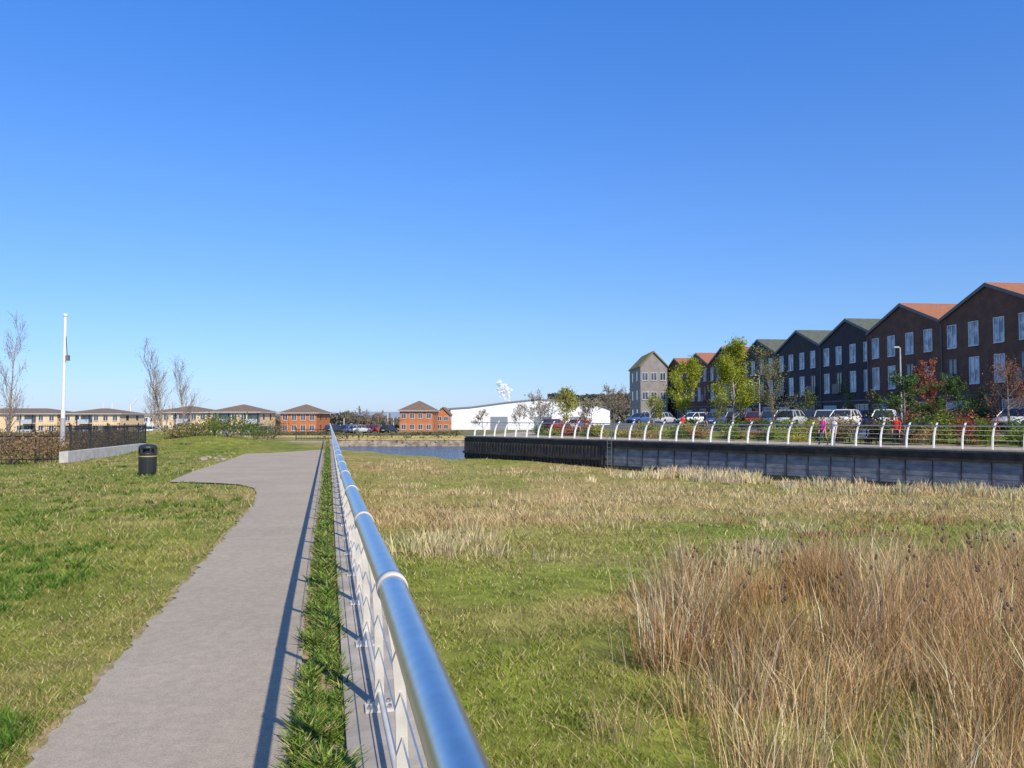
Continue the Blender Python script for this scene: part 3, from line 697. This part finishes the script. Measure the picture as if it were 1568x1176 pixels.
# ------------------------------------------------------------ vehicles
tyre=mat('tyre_rubber',(.025,.025,.025),rough=.8);rim=mat('wheel_rim',(.45,.46,.47),rough=.3,metal=.8)
cglass=mat('car_glass',(.03,.04,.05),(.02,.03,.04),rough=.05,spec=1.0);lampr=mat('rear_lamp',(.45,.02,.02),rough=.2);lampw=mat('head_lamp',(.8,.8,.82),rough=.1);blk=mat('black_trim',(.02,.02,.02),rough=.5)
def car(name,x,y,z,rot,col,van=False,L=4.2,H=1.48):
    pm=mat('car_paint_%02d%02d%02d'%tuple(int(c*99) for c in col),col,col,rough=.25,spec=.7)
    root=empty(name,(x,y,z),rot);b=MB();w=.88
    st=[(-L/2,.45,.62,.80),(-L/2+.12,.28,.80,.93),(-L/2+.55,.22,.90,.98),(-L/2+1.0,.2,.95,1),(0,.2,.94,1),(L/2-1.25,.2,.92,1),(L/2-.8,.2,.84,.98),(L/2-.3,.24,.74,.92),(L/2-.05,.3,.62,.82),(L/2,.42,.55,.75)]
    if van: st[0]=(-L/2,.3,.95,.97);st[1]=(-L/2+.1,.25,.98,.99)
    vs=[]
    for (sx,zb,zt,ws) in st:
        ww=w*ws;vs+=[(sx,-ww*.88,zb),(sx,-ww,zb+.15),(sx,-ww,(zb+zt)/2+.06),(sx,-ww*.93,zt),(sx,0,zt+.03),(sx,ww*.93,zt),(sx,ww,(zb+zt)/2+.06),(sx,ww,zb+.15),(sx,ww*.88,zb)]
    n=9;fs=[]
    for i in range(len(st)-1):
        for k in range(n-1): fs.append((i*n+k,(i+1)*n+k,(i+1)*n+k+1,i*n+k+1))
        fs.append((i*n+n-1,(i+1)*n+n-1,(i+1)*n,i*n))
    fs+=[tuple(range(n)),tuple(range((len(st)-1)*n,len(st)*n))[::-1]]
    b.add(vs,fs,pm);b.obj('body',root,True)
    g=MB();zb=.90
    rb,rf_=(-L/2+.15,-L/2+.55) if not van else (-L/2+.08,-L/2+.18)
    base=[(rb,.80),(L/2-1.05,.80)];top=[(rf_,.62),(L/2-1.75,.62)]
    q=[(base[0][0],-.80,zb),(base[1][0],-.80,zb-.02),(base[1][0],.80,zb-.02),(base[0][0],.80,zb),(top[0][0],-.62,H-.06),(top[1][0],-.62,H-.06),(top[1][0],.62,H-.06),(top[0][0],.62,H-.06)]
    g.add(q,[(0,1,5,4),(1,2,6,5),(2,3,7,6),(3,0,4,7)],cglass);g.obj('windows',root)
    r=MB();r.add([q[4],q[5],q[6],q[7],(top[0][0]+.12,-.5,H),(top[1][0]-.12,-.5,H),(top[1][0]-.12,.5,H),(top[0][0]+.12,.5,H)],[(0,1,5,4),(1,2,6,5),(2,3,7,6),(3,0,4,7),(4,5,6,7)],pm)
    for sg in(-1,1):
        for (bx,tx) in((base[0][0],top[0][0]),(base[1][0],top[1][0]),(-.1,-.1),(-L/2+1.0,-L/2+.95)):
            r.tube([(bx,sg*.81,zb),(tx,sg*.63,H-.05)],.04,pm,5)
        r.box(.75,.95,sg*.93-.06,sg*.93+.06,.93,1.05,blk)
    r.obj('roof_and_pillars',root)
    wh=MB()
    for sx in(-L/2+.78,L/2-.82):
        for sg in(-1,1):
            wh.M=Matrix.Translation((sx,sg*.80,.31))@Matrix.Rotation(math.pi/2,4,'X')
            wh.lathe([(.36,-.085),(.37,-.083),(.37,.0),(.37,.083),(.36,.085)],blk,18)
            wh.lathe([(.20,-.11),(.29,-.105),(.31,-.07),(.31,.07),(.29,.105),(.20,.11)],tyre,18)
            wh.lathe([(.04,-.122),(.19,-.115),(.19,.115),(.04,.122)],rim,12)
    wh.M=None;wh.obj('wheels',root)
    l=MB()
    for sg in(-1,1):
        l.box(L/2-.12,L/2-.0,sg*.6-.15,sg*.6+.15,.52,.64,lampw);l.box(-L/2-.01,-L/2+.12,sg*.66-.1,sg*.66+.1,.66,.82,lampr)
    l.box(-L/2-.02,-L/2+.1,-.26,.26,.45,.56,lampw);l.box(L/2-.05,L/2+.015,-.35,.35,.34,.5,blk);l.obj('lights_and_plates',root)
WH=(.78,.79,.80);SI=(.50,.53,.57);BL=(.06,.12,.30);DK=(.03,.035,.045);RD=(.38,.03,.03)
for (u,y,c,ro,van) in [(1063,94,WH,.5,1),(1100,90,BL,.9,0),(1128,84,DK,1.1,0),(1155,82,RD,1.2,0),(1180,74,BL,1.2,0),(1212,66,SI,.9,0),(1240,70,DK,1.1,0),(1262,67,SI,1.2,0),(1292,62,WH,.9,0),(1325,68,BL,1.3,0),(1357,63,WH,1.0,0),(1470,56,DK,1.2,0),(1505,57,RD,1.1,0),(1558,51,SI,.6,0),(1016,98,SI,.9,0),(980,104,BL,.7,0),(890,108,WH,.8,0),(850,110,RD,.5,0)]:
    x=U(u,y);car('parked_car',x,y,zr(x,y),ro+math.pi*(rs.random()<.5),c,bool(van))
for (u,y,c) in [(515,140,DK),(533,142,BL),(552,141,SI),(574,144,RD),(596,143,DK),(232,122,WH),(410,126,SI)]:
    car('parked_car',U(u,y),y,-1.0,rs.uniform(.6,1.6),c)
# ------------------------------------------------------------ street furniture
def lamp(u,y,vtop):
    x=U(u,y);z=zr(x,y);top=EYE+(HOR-vtop)/F*y;b=MB();g=mat('galvanised',(.60,.60,.59),rough=.4,metal=.3)
    b.tube([(x,y,z),(x,y,z+1.2),(x,y,z+1.21),(x,y,top)],[.08,.08,.055,.04],g,10)
    b.tube([(x,y,top-.03),(x-.15,y-.05,top+.02)],.03,g,8);b.box(x-.42,x-.12,y-.15,y+.02,top-.02,top+.06,g);b.obj('street_lamp')
lamp(1380,48,532);lamp(995,100,600);lamp(1163,74,575)
x,y=U(97,33.5),33.5;b=MB();b.tube([(x,y,-.05),(x,y,2.0),(x,y,2.01),(x,y,6.05)],[.085,.085,.07,.06],whitep,14);b.tube([(x,y,0),(x,y,1.7)],[.10,.10],mat('pole_sleeve',(.45,.46,.46)),14)
b.lathe([(.06,0),(.09,.04),(.09,.1),(.03,.14)],whitep,12,(x,y,6.04));b.tube([(x+.06,y-.02,5.2),(x+.13,y-.02,4.4),(x+.22,y-.02,4.2)],.015,blk,5)
b.box(x+.10,x+.22,y-.1,y+.04,4.15,4.38,conc_d);b.obj('white_flagpole')
x,y=U(228,23.4),23.4;b=MB();bn=mat('bin_black',(.03,.031,.033),rough=.4,spec=.5);gold=mat('bin_gold_band',(.5,.38,.12),rough=.4)
b.lathe([(.20,0),(.215,.02),(.215,.05),(.235,.08),(.245,.40),(.245,.60)],bn,28,(x,y,.0));b.lathe([(.25,.60),(.255,.62),(.255,.64),(.25,.66)],bn,28,(x,y,0))
b.lathe([(.248,.55),(.251,.555),(.251,.575),(.248,.58)],gold,28,(x,y,0))
for k in range(6):
    a=k*math.pi/3+.2;b.tube([(x+.235*math.cos(a),y+.235*math.sin(a),.65),(x+.235*math.cos(a),y+.235*math.sin(a),.80)],.03,bn,6)
b.lathe([(.17,.60),(.17,.80)],blk,20,(x,y,0));b.lathe([(.255,.79),(.26,.82),(.25,.86),(.20,.90),(.08,.925)],bn,28,(x,y,0))
for k in range(14):
    a=k*2*math.pi/14;b.tube([(x+.238*math.cos(a),y+.238*math.sin(a),.09),(x+.246*math.cos(a),y+.246*math.sin(a),.53)],.009,bn,5)
b.obj('litter_bin')
fb=mat('fence_black',(.022,.024,.026),rough=.5)
def fence(name,pts,h,z0=0,sp=.11):
    b=MB()
    for i in range(len(pts)-1):
        a=Vector((*pts[i],z0));c=Vector((*pts[i+1],z0));d=c-a;L=d.length;d/=L;n=int(L/sp)
        for k in range(n):
            p=a+d*(k*sp);post=(k%22==0);r=.035 if post else .011;hh=h+(.08 if post else 0)
            b.tube([p,p+Vector((0,0,hh))],r,fb,4)
        for z in(.12,h-.1): b.tube([a+Vector((0,0,z)),c+Vector((0,0,z))],.022,fb,4)
    b.obj(name)
fence('black_railing_fence',[(-17.2,30.6),(-18.9,40.5),(-25,41.5)],1.35,.02,.10)
fence('black_railing_fence',[(-30,26.5),(-17.4,30.2)],1.1,0,.14)
b=MB();a=Vector((-17.0,29.8,0));c=Vector((-18.6,39.6,0));d=(c-a).normalized();nn=Vector((d.y,-d.x,0))*.16
vs=[a-nn,a+nn,c+nn,c-nn];vs+=[v+Vector((0,0,.42)) for v in vs];b.add(vs,[(4,5,6,7),(0,1,5,4),(1,2,6,5),(2,3,7,6),(3,0,4,7)],mat('white_wall',(.58,.56,.52),(.44,.42,.39),scale=3));b.obj('low_white_wall')
def rock(name,x,y,z,r,seed):
    bm=bmesh.new();bmesh.ops.create_icosphere(bm,subdivisions=2,radius=r);rd=random.Random(seed)
    for v in bm.verts: v.co*= rd.uniform(.75,1.15);v.co.z*=.6
    me=bpy.data.meshes.new(name);bm.to_mesh(me);bm.free();me.materials.append(mat('rock',(.36,.30,.23),(.22,.19,.14),scale=4,bump=.6));o=bpy.data.objects.new(name,me);o.location=(x,y,z);link(o)
for i in range(9):
    y=rs.uniform(31,36);x=U(rs.uniform(308,345),y)
    rock('boulder',x,y,float(zl(np.array([x]),np.array([y]))[0])+.01,rs.uniform(.08,.19),i)
def bench(u,y,rot,m):
    x=U(u,y);root=empty('park_bench',(x,y,zr(x,y)),rot);b=MB()
    for i in range(4): b.box(-.85,.85,-.22+i*.12,-.12+i*.12,.43,.46,m)
    b.obj('seat',root);b=MB()
    for i in range(3): b.box(-.85,.85,.25+i*.03,.28+i*.03,.52+i*.13,.62+i*.13,m)
    b.obj('backrest',root);b=MB()
    for q in(-.75,.7): b.box(q,q+.06,-.2,-.14,0,.43,blk);b.box(q,q+.06,.2,.25,0,.9,blk);b.box(q,q+.06,-.13,.199,.38,.429,blk);b.box(q,q+.06,-.22,.199,.62,.66,m)
    b.obj('legs',root)
bench(1312,48.5,math.atan2(-ex,-ey)+2.3,whitep);bench(1336,47.6,math.atan2(-ex,-ey)+2.3,blk);bench(1150,60,.3,blk)
b=MB()
for u,v in((594,632),(603,640),(527,640),(158,616),(172,617)):
    y=170;b.tube([(U(u,y),y,-1),(U(u,y),y,EYE+(HOR-v)/F*y)],.08,whitep,5)
b.obj('distant_masts')
b=MB();y=330
b.tube([(U(200,y),y,-1),(U(200,y),y,7)],.3,whitep,6);b.tube([(U(196,y),y,5),(U(210,y),y,10)],.25,whitep,6);b.obj('distant_crane')
fence('far_end_railing',[(-16.5,60),(-13.9,60.5)],.9,0,.2)
# ------------------------------------------------------------ people
skin=mat('skin',(.55,.33,.24),(.50,.29,.20),rough=.5)
def person(name,x,y,z,rot,top,trou,hair,stride=.28,h=1.66,shoe=(.05,.05,.05),arm=.2,female=True):
    V=[];Ed=[];Rr=[]
    def a(p,r,par=None):
        V.append(p);Rr.append(r);i=len(V)-1
        if par is not None: Ed.append((par,i))
        return i
    pel=a((0,0,.93),(.145,.115));wa=a((0,.005,1.06),(.120,.095),pel);ch=a((0,.01,1.24),(.150,.115),wa);nb=a((0,0,1.40),(.075,.065),ch);nk=a((0,.005,1.46),(.048,.05),nb)
    h1=a((0,.02,1.53),(.068,.080),nk);h2=a((0,.015,1.60),(.076,.092),h1);a((0,.0,1.66),(.055,.065),h2)
    a((0,.115,1.565),(.012,.014),h1)
    sw=.155 if female else .18
    for sg in(-1,1):
        s=a((sg*sw,0,1.365),(.058,.055),nb);sd=-sg*arm
        e=a((sg*(sw+.04),sd*.35,1.10),(.042,.042),s);w=a((sg*(sw+.035),sd*.35+.09+abs(sd)*.3,.88),(.027,.03),e)
        pm=a((sg*(sw+.03),sd*.35+.12+abs(sd)*.35,.80),(.018,.036),w)
        bx,by=V[pm][0],V[pm][1]
        for k in range(4):
            o=(k-1.5)*.019;l=(.062,.074,.070,.055)[k]
            f1=a((bx,by+o,.762),(.009,.009),pm);f2=a((bx-sg*.008,by+o+.004,.762-l*.55),(.008,.008),f1);a((bx-sg*.02,by+o+.008,.762-l),(.007,.007),f2)
        t1=a((bx-sg*.012,by+.045,.80),(.010,.010),pm);a((bx-sg*.018,by+.062,.762),(.008,.008),t1)
        hp=a((sg*.085,0,.86),(.095,.10),pel);st=sg*stride
        kn=a((sg*.09,st*.5+.05,.50),(.062,.065),hp)
        back=st<0
        an=a((sg*.09,st*.95-(.06 if back else 0),.10+(.05 if back else 0)),(.038,.042),kn);a((sg*.09,st*.95+.03,.045),(.035,.03),an)
        a((sg*.095,st*.95+.15,.035),(.033,.025),len(V)-1)
    me=bpy.data.meshes.new(name);me.from_pydata(V,Ed,[]);o=bpy.data.objects.new(name+'_src',me);S.collection.objects.link(o)
    m=o.modifiers.new('Skin','SKIN');m.use_smooth_shade=True
    if not me.skin_vertices:
        bpy.context.view_layer.objects.active=o;bpy.ops.mesh.customdata_skin_add()
    sv=me.skin_vertices[0].data
    for i,r in enumerate(Rr): sv[i].radius=r
    sv[0].use_root=True
    ss_=o.modifiers.new('Sub','SUBSURF');ss_.levels=2;ss_.render_levels=2
    dg=bpy.context.evaluated_depsgraph_get();me2=bpy.data.meshes.new_from_object(o.evaluated_get(dg));bpy.data.objects.remove(o)
    ms=[mat(name+'_top_%d'%int(rot*100),top,rough=.9,scale=20),mat(name+'_trousers_%d'%int(rot*100),trou,rough=.9,scale=20),skin,mat(name+'_shoes',shoe),mat('hair_%d'%int(hair[0]*100),hair,rough=.7,scale=40)]
    me2.materials.clear()
    for q in ms: me2.materials.append(q)
    for p in me2.polygons:
        c=p.center;p.use_smooth=True
        if c.z<.085: k=3
        elif c.z>1.44: k=4 if (c.z>1.615 or c.y<.0 or (abs(c.x)>.055 and c.z>1.5 and c.y<.04)) else 2
        elif abs(c.x)>.14 and c.z<.90: k=2
        elif c.z<.90: k=1
        else: k=0
        p.material_index=k
    root=empty(name,(x,y,z),rot);root.scale=(h/1.72,)*3
    link(bpy.data.objects.new('body',me2),root)
    hb=MB();hp=[(.095*math.sin(math.pi*i/8)+.001,1.61+.115*math.cos(math.pi*i/8)) for i in range(9)]
    hb.M=Matrix.Translation((0,-.028,0));hb.lathe(hp,ms[4],16);hb.M=None
    for sg in(-1,1): hb.lathe([(.001,-.01),(.009,0),(.001,.01)],blk,8,(sg*.03,.103,1.60))
    hb.obj('hair_and_eyes',root,True)
person('woman_walking',17.95,45.3,.1,2.2,(.85,.08,.36),(.06,.07,.11),(.10,.06,.03),h=1.74)
person('woman_walking',18.62,45.4,.1,2.35,(.65,.62,.60),(.14,.20,.34),(.45,.40,.33),h=1.68,stride=-.25)
person('man_in_red_jacket',U(1372,45.2),45.2,zr(U(1372,45.2),45.2),2.5,(.7,.04,.02),(.03,.03,.04),(.1,.06,.04),h=1.74,female=False,stride=.12)
person('pedestrian',U(1045,64),64,zr(U(1045,64),64),.6,(.7,.05,.03),(.04,.05,.08),(.08,.05,.03),h=1.7,stride=.2)
person('pedestrian',U(1080,64.5),64.5,zr(U(1080,64.5),64.5),2.0,(.05,.07,.14),(.03,.03,.03),(.05,.03,.02),h=1.72,female=False)
person('pedestrian',U(888,69),69,zr(U(888,69),69),1.2,(.05,.12,.35),(.04,.04,.06),(.08,.05,.03),h=1.7)
# ------------------------------------------------------------ steam plume (thin white wisps)
vm=bpy.data.materials.new('steam');vm.use_nodes=True;N=vm.node_tree.nodes;L=vm.node_tree.links
df=N['Principled BSDF'];df.inputs['Base Color'].default_value=(.97,.97,.97,1);df.inputs['Roughness'].default_value=1
tr=N.new('ShaderNodeBsdfTransparent');m2=N.new('ShaderNodeMixShader');m2.inputs[0].default_value=.45
L.new(tr.outputs[0],m2.inputs[1]);L.new(df.outputs[0],m2.inputs[2]);L.new(m2.outputs[0],N['Material Output'].inputs[0])
cc=np.array([(0,0,0,3.0),(1.8,0,-2.0,2.0),(-2.6,0,1.2,2.0),(.6,0,3.4,1.8),(2.8,0,-6.5,1.0),(-3,0,5,1.2)])
idx=rng.integers(0,6,420);P=cc[idx,:3]+rng.normal(size=(420,3))*cc[idx,3:]*.55
V,Q,C=quads(P,2.2,jit((1,1,1),420));o=npmesh('steam_plume',V,Q,C,vm);o.location=(-5,500,18.5)
# ------------------------------------------------------------ light, sky, camera
sd=Vector((.606,-1.009,1.0)).normalized()
el=math.asin(sd.z);az=math.atan2(sd.x,sd.y)
w=bpy.data.worlds.new('World');S.world=w;w.use_nodes=True;N=w.node_tree.nodes;L=w.node_tree.links
bg=N['Background'];sk=N.new('ShaderNodeTexSky');sk.sky_type='NISHITA';sk.sun_disc=False;sk.sun_elevation=el;sk.sun_rotation=az
sk.air_density=1.0;sk.dust_density=.2;sk.ozone_density=3.0;sk.altitude=0
tc=N.new('ShaderNodeTexCoord');sp=N.new('ShaderNodeSeparateXYZ');cr=N.new('ShaderNodeValToRGB');mx=N.new('ShaderNodeMix');mx.data_type='RGBA';mx.blend_type='MULTIPLY';mx.inputs[0].default_value=1;mx.clamp_result=False
L.new(tc.outputs['Generated'],sp.inputs[0]);L.new(sp.outputs[2],cr.inputs[0])
e=cr.color_ramp.elements;e[0].position=0.0;e[0].color=(.66,.82,1.35,1);e[1].position=1.0;e[1].color=(.9,1.1,1.5,1)
for p_,c_ in((.12,(.74,.99,1.40)),(.28,(.74,1.16,1.78)),(.48,(.60,1.28,2.2)),(.62,(.7,1.2,1.9))):
    q=e.new(p_);q.color=(*c_,1)
L.new(sk.outputs[0],mx.inputs[6]);L.new(cr.outputs[0],mx.inputs[7]);L.new(mx.outputs[2],bg.inputs[0]);bg.inputs[1].default_value=.105
sl=bpy.data.lights.new('sun','SUN');sl.energy=5.0;sl.angle=math.radians(.5);sl.color=(1,.90,.74)
so=bpy.data.objects.new('sun',sl);so.rotation_euler=sd.to_track_quat('Z','Y').to_euler();link(so)
cd=bpy.data.cameras.new('camera');cd.sensor_width=36;cd.lens=36*F/1568;cd.clip_end=8000;cd.clip_start=.05
co=bpy.data.objects.new('camera',cd);co.location=(0,0,EYE);co.rotation_euler=(math.radians(90)+math.atan(52/F),0,0);link(co);S.camera=co
